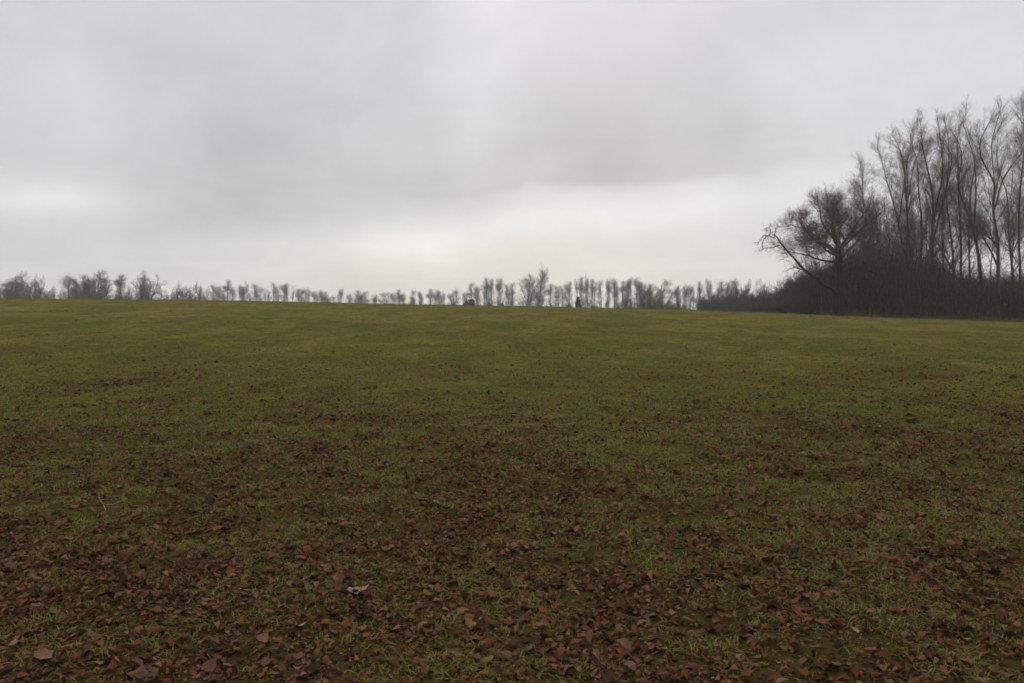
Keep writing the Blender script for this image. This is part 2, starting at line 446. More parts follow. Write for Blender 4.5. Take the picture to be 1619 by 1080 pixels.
# ------------------------------------------------------------------ molehills and a stalk
def build_molehill(px, py, wpx, hpx, label):
    rng = np.random.default_rng(int(px))
    gx, gy = on_ground(px, py)
    w = wpx * gy / F / 2 * 0.8; h = hpx * gy / F * 0.5
    nr, na = 9, 26
    r = np.linspace(0, 1, nr); a = np.arange(na) * 2 * np.pi / na
    Rr, A = np.meshgrid(r, a, indexing='ij')
    jag = 1 + 0.22 * vnoise(np.cos(A) * 2.1 + px, np.sin(A) * 2.1, 2) - 0.11
    X = gx + Rr * np.cos(A) * w * jag * 1.15; Y = gy + Rr * np.sin(A) * w * jag * 1.15
    Z = h * np.clip(1 - Rr ** 1.6, 0, 1) * (0.75 + 0.5 * vnoise(X / (w * 0.3), Y / (w * 0.3), 4)) + rng.normal(0, 0.008, Rr.shape)
    Z[-1] = -0.05
    P = np.stack([X, Y, Z + hgt(X, Y)], -1).reshape(-1, 3)
    i = (np.arange(nr - 1) * na)[:, None] + np.arange(na)[None]; j = (np.arange(nr - 1) * na)[:, None] + (np.arange(na)[None] + 1) % na
    Q = np.stack([i, j, j + na, i + na], -1).reshape(-1, 4)
    c = np.array([gx, gy, float(hgt(gx, gy))])
    o = quads_mesh('molehill', P - c, Q, M_SOIL, smooth=False); o.location = c
    tag(o, label, 'molehill', 'dark molehills in the pasture')
for a in ((1601, 598, 14, 6, 'small dark molehill at the far right edge of the pasture'),
          (1554, 589, 12, 5, 'small dark molehill just left of and beyond the one at the right edge'),
          (1442, 669, 26, 9, 'broad low dark molehill, nearer of a close pair in the right half'),
          (1440, 658, 20, 7, 'low dark molehill, farther of a close pair in the right half'),
          (1588, 658, 28, 8, 'flat wide dark molehill by leaf litter near the right edge'),
          (1414, 546, 6, 3, 'tiny far dark molehill in front of the wood')):
    build_molehill(*a)

def build_stalk():
    gx, gy = on_ground(172, 806); z = float(hgt(gx, gy))
    rng = np.random.default_rng(3)
    s = gy / F
    a = resample([(-22 * s, 0.05, 0.13), (-18 * s, 0.03, 0.07), (-8 * s, 0, 0.035), (0, 0, 0.03), (12 * s, 0.03, 0.045), (24 * s, 0.05, 0.075)], 12)
    b = resample([(-8 * s, 0, 0.035), (-2 * s, -0.04, 0.02), (6 * s, -0.10, 0.015)], 12)
    V, Q = tubes(np.stack([a, b]), np.full((2, 12), 0.0035), 5)
    o = quads_mesh('dry_stalk', V, Q, plain('straw', (0.17, 0.14, 0.06), (0.23, 0.19, 0.09))); o.location = (gx, gy, z)
    tag(o, 'thin pale dry forked stalk lying bent on the grass at left', 'stalk')
build_stalk()

# ------------------------------------------------------------------ tree builders
def crown_parts(rng, P, R, spec, side=3):
    """successive generations; returns list of (V,Q)"""
    out = []
    for s in spec:
        P, R = spawn(rng, P, R, **s)
        out.append(tubes(P, R, 4 if len(P) < 400 else side))
    return out

def ivy_shell(rng, T, Rt, lo, hi, n, thick, size=0.11):
    k = len(T)
    t = lo + (hi - lo) * rng.random(n) ** 1.15
    f = t * (k - 1); s = np.minimum(f.astype(int), k - 2); f = (f - s)[:, None]
    p = T[s] * (1 - f) + T[s + 1] * f; r = Rt[s] * (1 - f[:, 0]) + Rt[s + 1] * f[:, 0]
    a = rng.uniform(0, 2 * np.pi, n)
    rr = r + thick * rng.random(n) ** 0.7 * (1.1 - 0.8 * (t - lo) / (hi - lo)) * (0.5 + vnoise(t * 9, a * 1.2, 3))
    c = p + np.stack([np.cos(a) * rr, np.sin(a) * rr, rng.normal(0, 0.05, n)], 1)
    return cards(rng, c, size)

def cards(rng, c, size, thick=True):
    n = len(c)
    u = unit(rng.normal(size=(n, 3))); v = unit(np.cross(u, rng.normal(size=(n, 3)))); w = np.cross(u, v)
    s = size * rng.uniform(0.6, 1.3, n)[:, None]
    # a leaf: two halves folded along the midrib
    V = np.stack([c - u * s * .5, c + v * s * .36 + w * s * .12, c + u * s * .5, c - v * s * .36 + w * s * .12], 1).reshape(-1, 3)
    i = np.arange(n)[:, None] * 4
    return V, i + np.array([0, 1, 2, 3])

def poplar(base_px, Y, pts_px, rbase, label, forks=(), ivy=None, seed=0, dens=1.0, group='tall bare poplars in the wood', width=1.0, lo=0.20):
    """pts_px: trunk as photo pixels from the foot up, at depth Y"""
    rng = np.random.default_rng(seed)
    gx = at(base_px, 505, Y)[0]; gz = float(hgt(gx, Y)) - 0.1
    org = np.array([gx, Y, gz])
    pts = [np.zeros(3)]
    for i, (px, py) in enumerate(pts_px):
        p = at(px, py + 14 * max(0, 430 - py) / 260, Y) - org
        p[1] += rng.normal(0, 0.35) * (i + 1) * 0.5
        pts.append(p)
    T = resample(pts, 22)
    T[2:-1, :2] += np.cumsum(rng.normal(0, 0.013, (19, 2)), 0) * 0.8
    Rt = 0.82 * rbase * (1 - np.linspace(0, 1, 22) ** 0.9 * 0.93); Rt[0] *= 1.25
    H = T[-1, 2]
    root = empty('poplar_tree', org)
    lead = [T]; leadR = [Rt]; parts = [tubes(T[None], Rt[None], 9)]
    for t0, fp in forks:
        k = int(t0 * 21); q = [T[k]]
        for px, py in fp:
            p = at(px, py + 14 * max(0, 430 - py) / 260, Y) - org; p[1] += rng.normal(0, 0.8); q.append(p)
        Fk = resample(q, 22); Fr = np.linspace(Rt[k] * 0.7, 0.02, 22)
        lead.append(Fk); leadR.append(Fr); parts.append(tubes(Fk[None], Fr[None], 7))
    quads_mesh('trunk', *join(parts), M_POPLAR, root)
    P = np.stack(lead); R = np.stack(leadR)
    nl = len(lead)
    cnt = np.array([54.0 * dens] + [28.0 * dens] * (nl - 1))
    Ls = np.array([H * 0.33 * width] + [H * 0.25 * width] * (nl - 1))
    P1, R1 = spawn(rng, P, R, cnt, lo, 0.985, 0.47, 0.17, lambda t, i: Ls[i], k=7, up=0.03, wander=0.03, ratio=0.33, rmin=0.012, tip=0.16, taper=0.82, tpow=0.75)
    out = [tubes(P1, R1, 5)]
    L1 = np.linalg.norm(P1[:, -1] - P1[:, 0], axis=1)
    P2, R2 = spawn(rng, P1, R1, L1 * 3.0 + 1, 0.15, 1.0, 0.56, 0.2, lambda t, i: 0.25 + L1[i] * 0.38, k=4, up=0.05, wander=0.05, ratio=0.42, rmin=0.0052, tip=0.3, taper=0.5)
    out.append(tubes(P2, R2, 4))
    L2 = np.linalg.norm(P2[:, -1] - P2[:, 0], axis=1)
    P3, R3 = spawn(rng, P2, R2, L2 * 5.0 + 1.0, 0.15, 1.0, 0.65, 0.25, lambda t, i: 0.2 + L2[i] * 0.45, k=2, up=0.08, wander=0.09, ratio=0.6, rmin=0.0036, tip=0.5, taper=0.4)
    out.append(tubes(P3, R3, 3))
    P4, R4 = spawn(rng, P3, R3, 1.2 * dens, 0.2, 1.0, 0.6, 0.25, 0.42, k=2, up=0.15, wander=0.15, ratio=0.8, rmin=0.0031, tip=0.6, taper=0.3)
    out.append(tubes(P4, R4, 3))
    quads_mesh('crown', *join(out), M_POPTWIG, root)
    if ivy:
        quads_mesh('ivy', *ivy_shell(rng, T, Rt, 0.02, ivy[0], ivy[1], ivy[2]), M_IVY, root, smooth=False)
    tag(root, label, 'tree', group)
    return root

WOODY = 92.0
POP = [
 (1412, 92, [(1404, 430), (1389, 380), (1374, 335), (1362, 300), (1361, 262), (1366, 240)], 0.20, 'poplar at the left end of the tall group, its trunk bowing out to the left', [(0.48, [(1352, 312), (1352, 285)])], None, 1.0, 1.0),
 (1425, 94, [(1424, 430), (1421, 370), (1414, 310), (1402, 262), (1392, 236), (1388, 216)], 0.22, 'poplar second from left in the tall group, upper stem arching left', [(0.55, [(1428, 260), (1432, 215)])], (0.36, 1700, 0.4), 1.0, 1.0),
 (1443, 93, [(1443, 430), (1441, 360), (1436, 300), (1424, 250), (1415, 215), (1414, 196)], 0.22, 'poplar third from left in the tall group, left of the straight tall one', [(0.6, [(1449, 250), (1452, 200)])], (0.3, 900, 0.25), 1.0, 1.0),
 (1457, 96, [(1457, 430), (1456, 350), (1455, 290), (1447, 240), (1440, 205), (1440, 180)], 0.20, 'straight slim poplar just left of the ivy-thick trunk', [], None, 0.9, 0.9),
 (1475, 91, [(1475, 440), (1474, 370), (1473, 305), (1466, 262), (1456, 220), (1455, 176)], 0.33, 'thickest poplar of the group, trunk swathed in ivy, forking above', [(0.50, [(1482, 270), (1485, 225), (1482, 172)]), (0.42, [(1490, 300), (1499, 240), (1502, 200)])], (0.42, 4200, 0.65), 1.0, 0.95),
 (1508, 94, [(1508, 430), (1506, 360), (1502, 300), (1500, 250), (1499, 205), (1500, 168)], 0.22, 'poplar with a bare upright trunk just right of the ivy-thick one', [(0.28, [(1486, 366), (1470, 342), (1460, 318)])], None, 1.0, 0.9),
 (1521, 92, [(1520, 430), (1520, 350), (1516, 290), (1514, 240), (1517, 200), (1518, 164)], 0.23, 'poplar close beside the leaning one, left of it, upright stem', [], (0.22, 700, 0.25), 1.0, 0.9),
 (1558, 90, [(1550, 425), (1538, 375), (1528, 325), (1521, 285), (1514, 235), (1508, 190)], 0.30, 'leaning poplar with a dark trunk tilting to the left', [(0.45, [(1540, 300), (1546, 240), (1541, 170)])], (0.25, 1500, 0.35), 1.0, 0.95),
 (1583, 88, [(1581, 430), (1579, 375), (1574, 320), (1569, 285), (1558, 250), (1551, 215), (1554, 166)], 0.30, 'poplar with a dark bare trunk forking into a wide V near the right edge', [(0.50, [(1585, 275), (1600, 248), (1617, 222), (1634, 190)]), (0.26, [(1562, 392), (1550, 372), (1540, 362)]), (0.34, [(1558, 365), (1546, 358)]), (0.62, [(1572, 215), (1576, 158)])], None, 0.85, 1.0),
 (1602, 95, [(1602, 430), (1600, 385), (1593, 350), (1587, 300), (1580, 250), (1582, 185)], 0.22, 'slim poplar right of the V-forked one with a stem bending left', [(0.3, [(1610, 380), (1618, 340)])], None, 0.9, 0.9),
 (1614, 91, [(1613, 430), (1611, 390), (1616, 330), (1614, 270), (1610, 210), (1614, 146)], 0.24, 'poplar at the right edge of the photo, tallest tip in the group', [(0.4, [(1600, 400), (1592, 360), (1588, 330)])], None, 0.95, 1.0),
 (1434, 97, [(1434, 430), (1433, 370), (1433, 310), (1431, 260), (1430, 214)], 0.17, 'straight thin poplar between the second and third of the tall group', [], None, 0.9, 0.8),
 (1491, 98, [(1491, 430), (1490, 370), (1490, 310), (1489, 250), (1490, 182)], 0.17, 'straight thin poplar in the gap just right of the ivy-thick trunk', [], None, 0.9, 0.8),
 (1534, 97, [(1534, 430), (1533, 370), (1533, 300), (1532, 240), (1531, 174)], 0.17, 'straight thin poplar whose stem crosses behind the leaning one', [], None, 0.9, 0.8),
 (1645, 92, [(1644, 430), (1640, 360), (1634, 290), (1630, 220), (1628, 140)], 0.28, 'poplar mostly outside the right edge, only its branches reaching in', [], None, 0.9, 1.0),
]
for i, (bx, Y, pts, r, lab, fk, ivy, dn, wd) in enumerate(POP):
    poplar(bx, Y, pts, r, lab, fk, ivy, 100 + i, dn, width=wd)

# slender trees deeper in the wood
BACK = [(1400, 112, 300, 'slender bare tree behind the left-bowing poplar'), (1432, 118, 262, 'slender bare tree in the gap behind the second and third poplars'),
        (1466, 122, 250, 'slender bare tree behind the ivy-thick poplar, to its left'), (1492, 116, 235, 'slender bare tree in the gap right of the ivy-thick poplar'),
        (1535, 120, 240, 'slender bare tree behind the leaning poplar'), (1566, 124, 250, 'slender bare tree in the gap between leaning and V-forked poplars'),
        (1596, 118, 262, 'slender bare tree behind the slim poplar bending left'), (1386, 108, 345, 'short slender bare tree between the spreading oak and the left-bowing poplar')]
for i, (px, Y, top, lab) in enumerate(BACK):
    r = random.Random(i)
    poplar(px, Y, [(px + r.uniform(-4, 4), 430), (px + r.uniform(-8, 8), 360), (px + r.uniform(-10, 10), (top + 360) / 2), (px + r.uniform(-12, 12), top)], 0.17, lab,
           [], None, 300 + i, 0.62, 'slender trees deeper in the wood', 0.75, 0.34)

# ------------------------------------------------------------------ oak
def build_oak():
    rng = np.random.default_rng(77)
    Y = 86.0
    gx = at(1327, 500, Y)[0]; org = np.array([gx, Y, float(hgt(gx, Y)) - 0.1])
    k = Y / F
    def path(pts, n, depth):
        q = []
        for i, (px, py) in enumerate(pts):
            p = at(px, py + 17 * max(0, 410 - py) / 107 * (px > 1250), Y) - org; p[1] += depth * i / max(1, len(pts) - 1); q.append(p)
        return resample(q, n)
    root = empty('oak_tree', org)
    T = path([(1327, 503), (1328, 470), (1328, 436), (1326, 408), (1324, 392)], 16, 0.0)
    Tr = np.linspace(0.42, 0.33, 16); Tr[0] = 0.6; Tr[1] = 0.48
    quads_mesh('trunk', *tubes(T[None], Tr[None], 12), M_OAK, root)
    limb = path([(1327, 466), (1312, 457), (1292, 444), (1270, 427), (1254, 411), (1239, 400), (1231, 387), (1224, 377), (1216, 372)], 18, -1.5)
    lr = np.linspace(0.22, 0.055, 18); limb[2:-2] += rng.normal(0, 0.05, (14, 3))
    Vp = [tubes(limb[None], lr[None], 8)]
    # drooping end of the long limb
    ends = np.stack([path([(1224, 377), (1212, 371), (1203, 374), (1196, 388)], 10, -0.4), path([(1231, 388), (1222, 391), (1210, 392), (1203, 397)], 10, 0.5),
                     path([(1217, 372), (1218, 364), (1212, 360), (1204, 364)], 10, -0.8), path([(1224, 377), (1226, 366), (1231, 362), (1228, 360)], 10, 0.6),
                     path([(1246, 405), (1240, 398), (1242, 390), (1247, 386)], 10, 0.6), path([(1270, 427), (1258, 424), (1248, 424), (1238, 430)], 10, -0.8),
                     path([(1216, 372), (1206, 377), (1200, 390), (1202, 397)], 10, -1.2)])
    er = np.tile(np.linspace(0.05, 0.014, 10), (len(ends), 1))
    Vp.append(tubes(ends, er, 5))
    a, ar = spawn(rng, ends, er, 11, 0.1, 1, 0.9, 0.3, 0.85, k=3, up=-0.02, wander=0.3, ratio=0.55, rmin=0.009, taper=0.35); Vp.append(tubes(a, ar, 3))
    b, br = spawn(rng, a, ar, 5, 0.1, 1, 0.8, 0.3, 0.42, k=2, up=-0.03, wander=0.3, ratio=0.7, rmin=0.0065, taper=0.2); Vp.append(tubes(b, br, 3))
    quads_mesh('limb', *join(Vp), M_OAK, root)
    Ls = [([(1324, 396), (1308, 388), (1294, 378), (1276, 370), (1262, 352), (1255, 340)], 0.27, -1.0),
          ([(1326, 404), (1312, 396), (1298, 380), (1287, 360), (1279, 338), (1276, 326)], 0.24, 2.0),
          ([(1324, 393), (1320, 372), (1311, 350), (1302, 328), (1297, 308)], 0.28, -1.6),
          ([(1325, 393), (1325, 370), (1324, 345), (1326, 320), (1326, 303)], 0.26, 1.8),
          ([(1325, 394), (1337, 370), (1350, 345), (1361, 325), (1366, 312)], 0.28, -0.5),
          ([(1327, 410), (1344, 395), (1362, 372), (1374, 350), (1378, 335)], 0.25, 1.2),
          ([(1327, 430), (1346, 420), (1366, 402), (1384, 392)], 0.20, -1.8), ([(1326, 400), (1342, 378), (1362, 352), (1384, 338)], 0.2, 2.6),
          ([(1325, 398), (1312, 375), (1294, 354), (1272, 338)], 0.2, 2.8), ([(1326, 405), (1306, 392), (1284, 384), (1262, 374)], 0.2, -2.8),
          ([(1326, 395), (1318, 360), (1314, 330), (1316, 310)], 0.2, -0.2), ([(1326, 397), (1340, 372), (1356, 348), (1372, 326)], 0.2, -2.6),
          ([(1326, 415), (1304, 412), (1284, 402), (1266, 396), (1256, 388)], 0.19, 2.2),
          ([(1325, 400), (1316, 378), (1294, 352), (1283, 325), (1280, 314)], 0.2, -3.2),
          ([(1326, 402), (1334, 380), (1342, 350), (1347, 322), (1347, 306)], 0.2, 3.4),
          ([(1326, 420), (1342, 412), (1352, 395), (1362, 385)], 0.16, -3.6)]
    P = np.stack([path(p, 14, d * 1.3) for p, r, d in Ls]); P[:, 2:] += np.cumsum(rng.normal(0, 0.045, P[:, 2:].shape), 1)
    R = np.stack([np.linspace(r * 0.66, 0.03, 14) for p, r, d in Ls])
    Vc = [tubes(P, R, 7)]
    P1, R1 = spawn(rng, P, R, 18, 0.2, 1.0, 0.85, 0.25, 2.7, k=6, up=0.07, wander=0.15, ratio=0.42, rmin=0.017, tip=0.3, taper=0.45, tpow=0.75); Vc.append(tubes(P1, R1, 5))
    P2, R2 = spawn(rng, P1, R1, 11, 0.15, 1.0, 0.7, 0.25, 1.3, k=4, up=0.06, wander=0.18, ratio=0.5, rmin=0.0085, taper=0.35); Vc.append(tubes(P2, R2, 3))
    P3, R3 = spawn(rng, P2, R2, 7, 0.12, 1.0, 0.7, 0.3, 0.62, k=3, up=0.05, wander=0.22, ratio=0.6, rmin=0.0045, taper=0.3); Vc.append(tubes(P3, R3, 3))
    P4, R4 = spawn(rng, P3, R3, 1.0, 0.2, 1.0, 0.7, 0.3, 0.34, k=2, up=0.05, wander=0.3, ratio=0.8, rmin=0.0038, taper=0.2); Vc.append(tubes(P4, R4, 3))
    quads_mesh('crown', *join(Vc), M_OAKTWIG, root)
    tag(root, 'spreading bare oak at the corner of the wood with one long limb reaching left', 'tree')
build_oak()

# ------------------------------------------------------------------ generic bare trees, shrubs
def slender_mesh(seed, H=10.0, lo=0.42, dens=1.0, spread=1.0, rb=0.17):
    """row tree, 10 m tall"""
    rng = np.random.default_rng(seed)
    T = np.zeros((12, 3)); T[:, 2] = np.linspace(0, H, 12); T[1:, :2] = np.cumsum(rng.normal(0, 0.09, (11, 2)), 0)
    Rt = np.linspace(rb, 0.02, 12)
    P1, R1 = spawn(rng, T[None], Rt[None], 46 * dens, lo, 0.98, 0.55, 0.18, 1.7 * spread, k=4, up=0.06, wander=0.10, ratio=0.35, rmin=0.012, taper=0.45, tpow=0.9)
    P2, R2 = spawn(rng, P1, R1, 7 * dens, 0.2, 1, 0.65, 0.25, 0.8 * spread, k=2, up=0.08, wander=0.2, ratio=0.5, rmin=0.0065, taper=0.3)
    P3, R3 = spawn(rng, P2, R2, 5 * dens, 0.15, 1, 0.7, 0.25, 0.55 * spread, k=1, up=0.1, wander=0.2, ratio=0.7, rmin=0.0048, taper=0.2)
    return join([tubes(T[None], Rt[None], 6), tubes(P1, R1, 4), tubes(P2, R2, 3), tubes(P3, R3, 3)])

def broad_mesh(seed, H=10.0, W=1.0, dens=1.0):
    rng = np.random.default_rng(seed)
    T = np.zeros((6, 3)); T[:, 2] = np.linspace(0, H * 0.38, 6); T[1:, :2] = np.cumsum(rng.normal(0, 0.06, (5, 2)), 0); Rt = np.linspace(0.24, 0.17, 6)
    P0, R0 = spawn(rng, T[None], Rt[None], 15, 0.45, 1.0, 0.5, 0.25, 6.3, k=6, up=0.12, wander=0.14, ratio=0.6, rmin=0.05, tip=0.3, taper=0.1)
    P0[..., :2] *= W
    P1, R1 = spawn(rng, P0, R0, 11 * dens, 0.15, 1, 0.75, 0.25, 1.9, k=3, up=0.08, wander=0.2, ratio=0.5, rmin=0.024, taper=0.3)
    P2, R2 = spawn(rng, P1, R1, 7 * dens, 0.15, 1, 0.75, 0.25, 0.95, k=2, up=0.06, wander=0.2, ratio=0.6, rmin=0.015, taper=0.2)
    P3, R3 = spawn(rng, P2, R2, 3.5 * dens, 0.15, 1, 0.75, 0.25, 0.5, k=1, up=0.06, wander=0.2, ratio=0.7, rmin=0.011, taper=0.2)
    return join([tubes(T[None], Rt[None], 7), tubes(P0, R0, 5), tubes(P1, R1, 4), tubes(P2, R2, 3), tubes(P3, R3, 3)])

def shrub_mesh(seed, H=4.0, W=1.0, stems=26, dens=1.0):
    rng = np.random.default_rng(seed)
    n = stems
    a = rng.uniform(0, 2 * np.pi, n); s = rng.uniform(0.05, 0.75, n)
    P = np.empty((n, 6, 3)); P[:, 0] = np.stack([np.cos(a) * 0.35 * W, np.sin(a) * 0.35 * W, 0 * a], 1)
    d = unit(np.stack([np.cos(a) * s, np.sin(a) * s, 1 - 0.3 * s], 1)); L = H * rng.uniform(0.7, 1.08, n)
    for j in range(5):
        P[:, j + 1] = P[:, j] + d * (L / 5)[:, None]; d = unit(d + rng.normal(0, 0.12, d.shape) + np.stack([np.cos(a) * .08 * W, np.sin(a) * .08 * W, 0 * a], 1))
    R = np.tile(np.linspace(0.045, 0.014, 6), (n, 1))
    P1, R1 = spawn(rng, P, R, 10 * dens, 0.1, 1, 0.6, 0.25, H * 0.34, k=3, up=0.08, wander=0.22, ratio=0.6, rmin=0.012, taper=0.35)
    P2, R2 = spawn(rng, P1, R1, 7 * dens, 0.1, 1, 0.7, 0.3, H * 0.16, k=2, up=0.05, wander=0.25, ratio=0.7, rmin=0.010, taper=0.2)
    P3, R3 = spawn(rng, P2, R2, 2.2 * dens, 0.1, 1, 0.7, 0.3, H * 0.08, k=1, up=0.05, wander=0.25, ratio=0.8, rmin=0.009, taper=0.2)
    return join([tubes(P, R, 4), tubes(P1, R1, 3), tubes(P2, R2, 3), tubes(P3, R3, 3)])

class Proto:
    """first use links the mesh itself, later uses are copies that share its data"""
    def __init__(s, name, VQ, mat, ref_h): s.name, s.VQ, s.mat, s.h, s.o = name, VQ, mat, ref_h, None; s.top = VQ[0][:, 2].max(); u = VQ[0][VQ[0][:, 2] > s.top * (0.6 if ref_h == 10 else 0.0)]; s.wid = np.percentile(np.abs(u[:, 0]), 96) * 2
    def put(s, px, top, wpx, Y, label, group, cat, rz=0.0, tilt=0.0):
        p = at(px, top, Y); gz = float(hgt(p[0], Y)) - 0.15
        if s.o is None: s.o = o = quads_mesh(s.name, *s.VQ, s.mat)
        else:
            o = s.o.copy(); COL.objects.link(o)
        sz = (p[2] - gz) / s.top; sx = (wpx * Y / F) / s.wid if wpx else sz
        o.location = (p[0], Y, gz); o.scale = (sx, sx, sz); o.rotation_euler = (0, tilt, rz)
        tag(o, label, cat, group); return o

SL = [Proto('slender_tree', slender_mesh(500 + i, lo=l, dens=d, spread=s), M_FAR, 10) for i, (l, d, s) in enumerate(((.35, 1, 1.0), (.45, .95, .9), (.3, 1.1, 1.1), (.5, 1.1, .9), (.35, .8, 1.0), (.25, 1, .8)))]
M_FARDARK = bark('dark_grey_bark', (0.045, 0.041, 0.034), (0.085, 0.077, 0.064), 0.4)
BR = [Proto('broad_tree', broad_mesh(600 + i, W=w, dens=d), M_FARDARK, 10) for i, (w, d) in enumerate(((1, 1.05), (.8, 1.1), (1.15, .95)))]
SH = [Proto('round_shrub', shrub_mesh(700 + i, W=w, dens=d), M_SHRUB, 4) for i, (w, d) in enumerate(((1, 1), (1.3, 1.05), (.9, 1.1)))]

rr = random.Random(42)
ORD = ['first', 'second', 'third', 'fourth', 'fifth', 'sixth', 'seventh', 'eighth', 'ninth', 'tenth', 'eleventh', 'twelfth', 'thirteenth', 'fourteenth', 'fifteenth',
       'sixteenth', 'seventeenth', 'eighteenth', 'nineteenth', 'twentieth', 'twenty-first', 'twenty-second', 'twenty-third', 'twenty-fourth']

# left clump on the skyline
for k, (p, px, top, w, Y, lab) in enumerate([
    (BR[0], 3, 434, 34, 240, 'dark bare tree cut by the left edge of the photo'),
    (BR[1], 29, 427, 28, 245, 'bare tree with a dense top just right of the one cut by the left edge'),
    (BR[2], 52, 430, 32, 250, 'airy broad bare tree, last of the leftmost clump before the sky gap'),
    (SL[0], 14, 438, 16, 255, 'thin bare tree between the two leftmost dark crowns'),
    (SL[4], 64, 449, 12, 255, 'small thin bare tree at the right foot of the leftmost clump'),
    (SL[2], 107, 434, 18, 235, 'narrow dark bare tree at the left end of the second clump'),
    (BR[0], 126, 430, 28, 240, 'bare tree with a rounded top left of the darkest round crown'),
    (BR[1], 146, 424, 40, 232, 'bare tree with the darkest broad round crown on the left skyline'),
    (SL[1], 160, 436, 14, 240, 'thin bare tree tucked behind the right side of the darkest round crown'),
    (SL[0], 169, 431, 16, 245, 'thin upright bare tree just right of the darkest round crown'),
    (SL[5], 180, 435, 15, 245, 'thin bare tree midway between the darkest round crown and the lone airy tree'),
    (SL[3], 191, 431, 16, 245, 'thin bare tree rising above the dark square bush'),
    (BR[2], 224, 423, 36, 240, 'lone airy bare tree with a tall oval crown left of the dark round bushes')]):
    p.put(px, top, w * 1.3, Y, lab, 'bare trees on the left skyline', 'tree', rr.uniform(0, 6))
for p, px, top, w, Y, lab in [
    (SH[0], 78, 452, 24, 238, 'dark bush in the gap right of the leftmost tree clump'),
    (SH[1], 94, 455, 22, 238, 'low bush at the left foot of the second tree clump'),
    (SH[2], 199, 451, 18, 230, 'dark narrow square-topped bush left of the lone airy tree'),
    (SH[1], 262, 455, 26, 236, 'low dark bush at the left end of the round bush group'),
    (SH[0], 284, 446, 44, 230, 'largest dark round bush, right of the lone airy tree'),
    (SH[2], 316, 452, 22, 230, 'small dark round bush at the right end of the bush group'),
    (SH[2], 118, 461, 40, 228, 'low brown bush under the narrow dark tree of the second clump'),
    (SH[1], 150, 462, 44, 226, 'low brown bush under the darkest round crown'),
    (SH[0], 180, 464, 36, 228, 'low brown bush just left of the dark square-topped bush'),
    (SH[0], 222, 464, 34, 232, 'low brown bush at the foot of the lone airy tree'),
    (SH[1], 42, 464, 40, 232, 'low bush under the leftmost tree clump')]:
    p.put(px, top - 3, w * 1.3, Y, lab, 'bushes on the left skyline', 'bush', rr.uniform(0, 6))

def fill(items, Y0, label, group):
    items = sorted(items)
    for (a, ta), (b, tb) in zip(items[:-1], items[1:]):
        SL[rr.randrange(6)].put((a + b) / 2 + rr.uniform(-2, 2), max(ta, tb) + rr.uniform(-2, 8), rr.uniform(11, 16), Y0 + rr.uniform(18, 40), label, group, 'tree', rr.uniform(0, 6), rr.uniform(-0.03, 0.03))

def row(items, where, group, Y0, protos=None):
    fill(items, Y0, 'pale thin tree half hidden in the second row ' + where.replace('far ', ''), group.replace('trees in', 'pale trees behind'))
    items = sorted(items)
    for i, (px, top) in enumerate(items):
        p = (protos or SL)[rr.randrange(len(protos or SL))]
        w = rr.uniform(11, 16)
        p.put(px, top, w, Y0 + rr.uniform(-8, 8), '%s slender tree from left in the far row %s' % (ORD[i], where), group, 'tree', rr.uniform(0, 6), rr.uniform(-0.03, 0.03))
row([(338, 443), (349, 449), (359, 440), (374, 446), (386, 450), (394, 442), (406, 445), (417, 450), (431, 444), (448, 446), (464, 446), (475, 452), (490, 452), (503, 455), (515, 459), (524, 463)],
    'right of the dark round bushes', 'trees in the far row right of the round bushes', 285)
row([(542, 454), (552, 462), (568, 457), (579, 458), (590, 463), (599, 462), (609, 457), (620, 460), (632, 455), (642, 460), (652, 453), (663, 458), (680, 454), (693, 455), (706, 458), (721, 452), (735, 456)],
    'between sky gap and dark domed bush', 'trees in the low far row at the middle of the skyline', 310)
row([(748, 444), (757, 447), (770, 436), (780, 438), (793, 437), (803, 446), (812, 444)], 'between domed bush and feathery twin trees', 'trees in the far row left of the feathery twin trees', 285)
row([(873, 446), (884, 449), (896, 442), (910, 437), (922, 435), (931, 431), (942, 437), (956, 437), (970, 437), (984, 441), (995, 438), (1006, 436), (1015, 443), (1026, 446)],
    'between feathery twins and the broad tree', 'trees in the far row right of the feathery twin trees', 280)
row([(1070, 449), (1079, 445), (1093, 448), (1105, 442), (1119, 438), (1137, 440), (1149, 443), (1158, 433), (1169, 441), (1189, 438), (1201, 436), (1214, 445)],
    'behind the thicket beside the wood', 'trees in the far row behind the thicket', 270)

# the feathery twin trees: dense upright plumes
def plume(seed, H=10.0, rad_=1.6):
    rng = np.random.default_rng(seed)
    T = np.zeros((12, 3)); T[:, 2] = np.linspace(0, H, 12); T[1:, 0] = np.linspace(0, 0.5, 11) + np.cumsum(rng.normal(0, .05, 11)); Rt = np.linspace(0.16, 0.02, 12)
    P1, R1 = spawn(rng, T[None], Rt[None], 60, 0.3, 0.99, 0.5, 0.18, 2.6 * rad_ / 1.6, k=4, up=0.15, wander=0.12, ratio=0.4, rmin=0.015, taper=0.5)
    P2, R2 = spawn(rng, P1, R1, 10, 0.15, 1, 0.6, 0.25, 1.0, k=2, up=0.14, wander=0.2, ratio=0.55, rmin=0.008, taper=0.3)
    P3, R3 = spawn(rng, P2, R2, 6, 0.15, 1, 0.6, 0.25, 0.55, k=1, up=0.1, wander=0.2, ratio=0.7, rmin=0.006, taper=0.2)
    return join([tubes(T[None], Rt[None], 6), tubes(P1, R1, 4), tubes(P2, R2, 3), tubes(P3, R3, 3)])
PL = Proto('feathery_tree', plume(801), M_FAR, 10); PL2 = Proto('feathery_tree', plume(802, rad_=2.0), M_FAR, 10)
PL.put(847, 413, 27, 290, 'tall narrow feathery bare tree, highest plume on the middle skyline', 'feathery twin trees', 'tree', 0, 0.05)
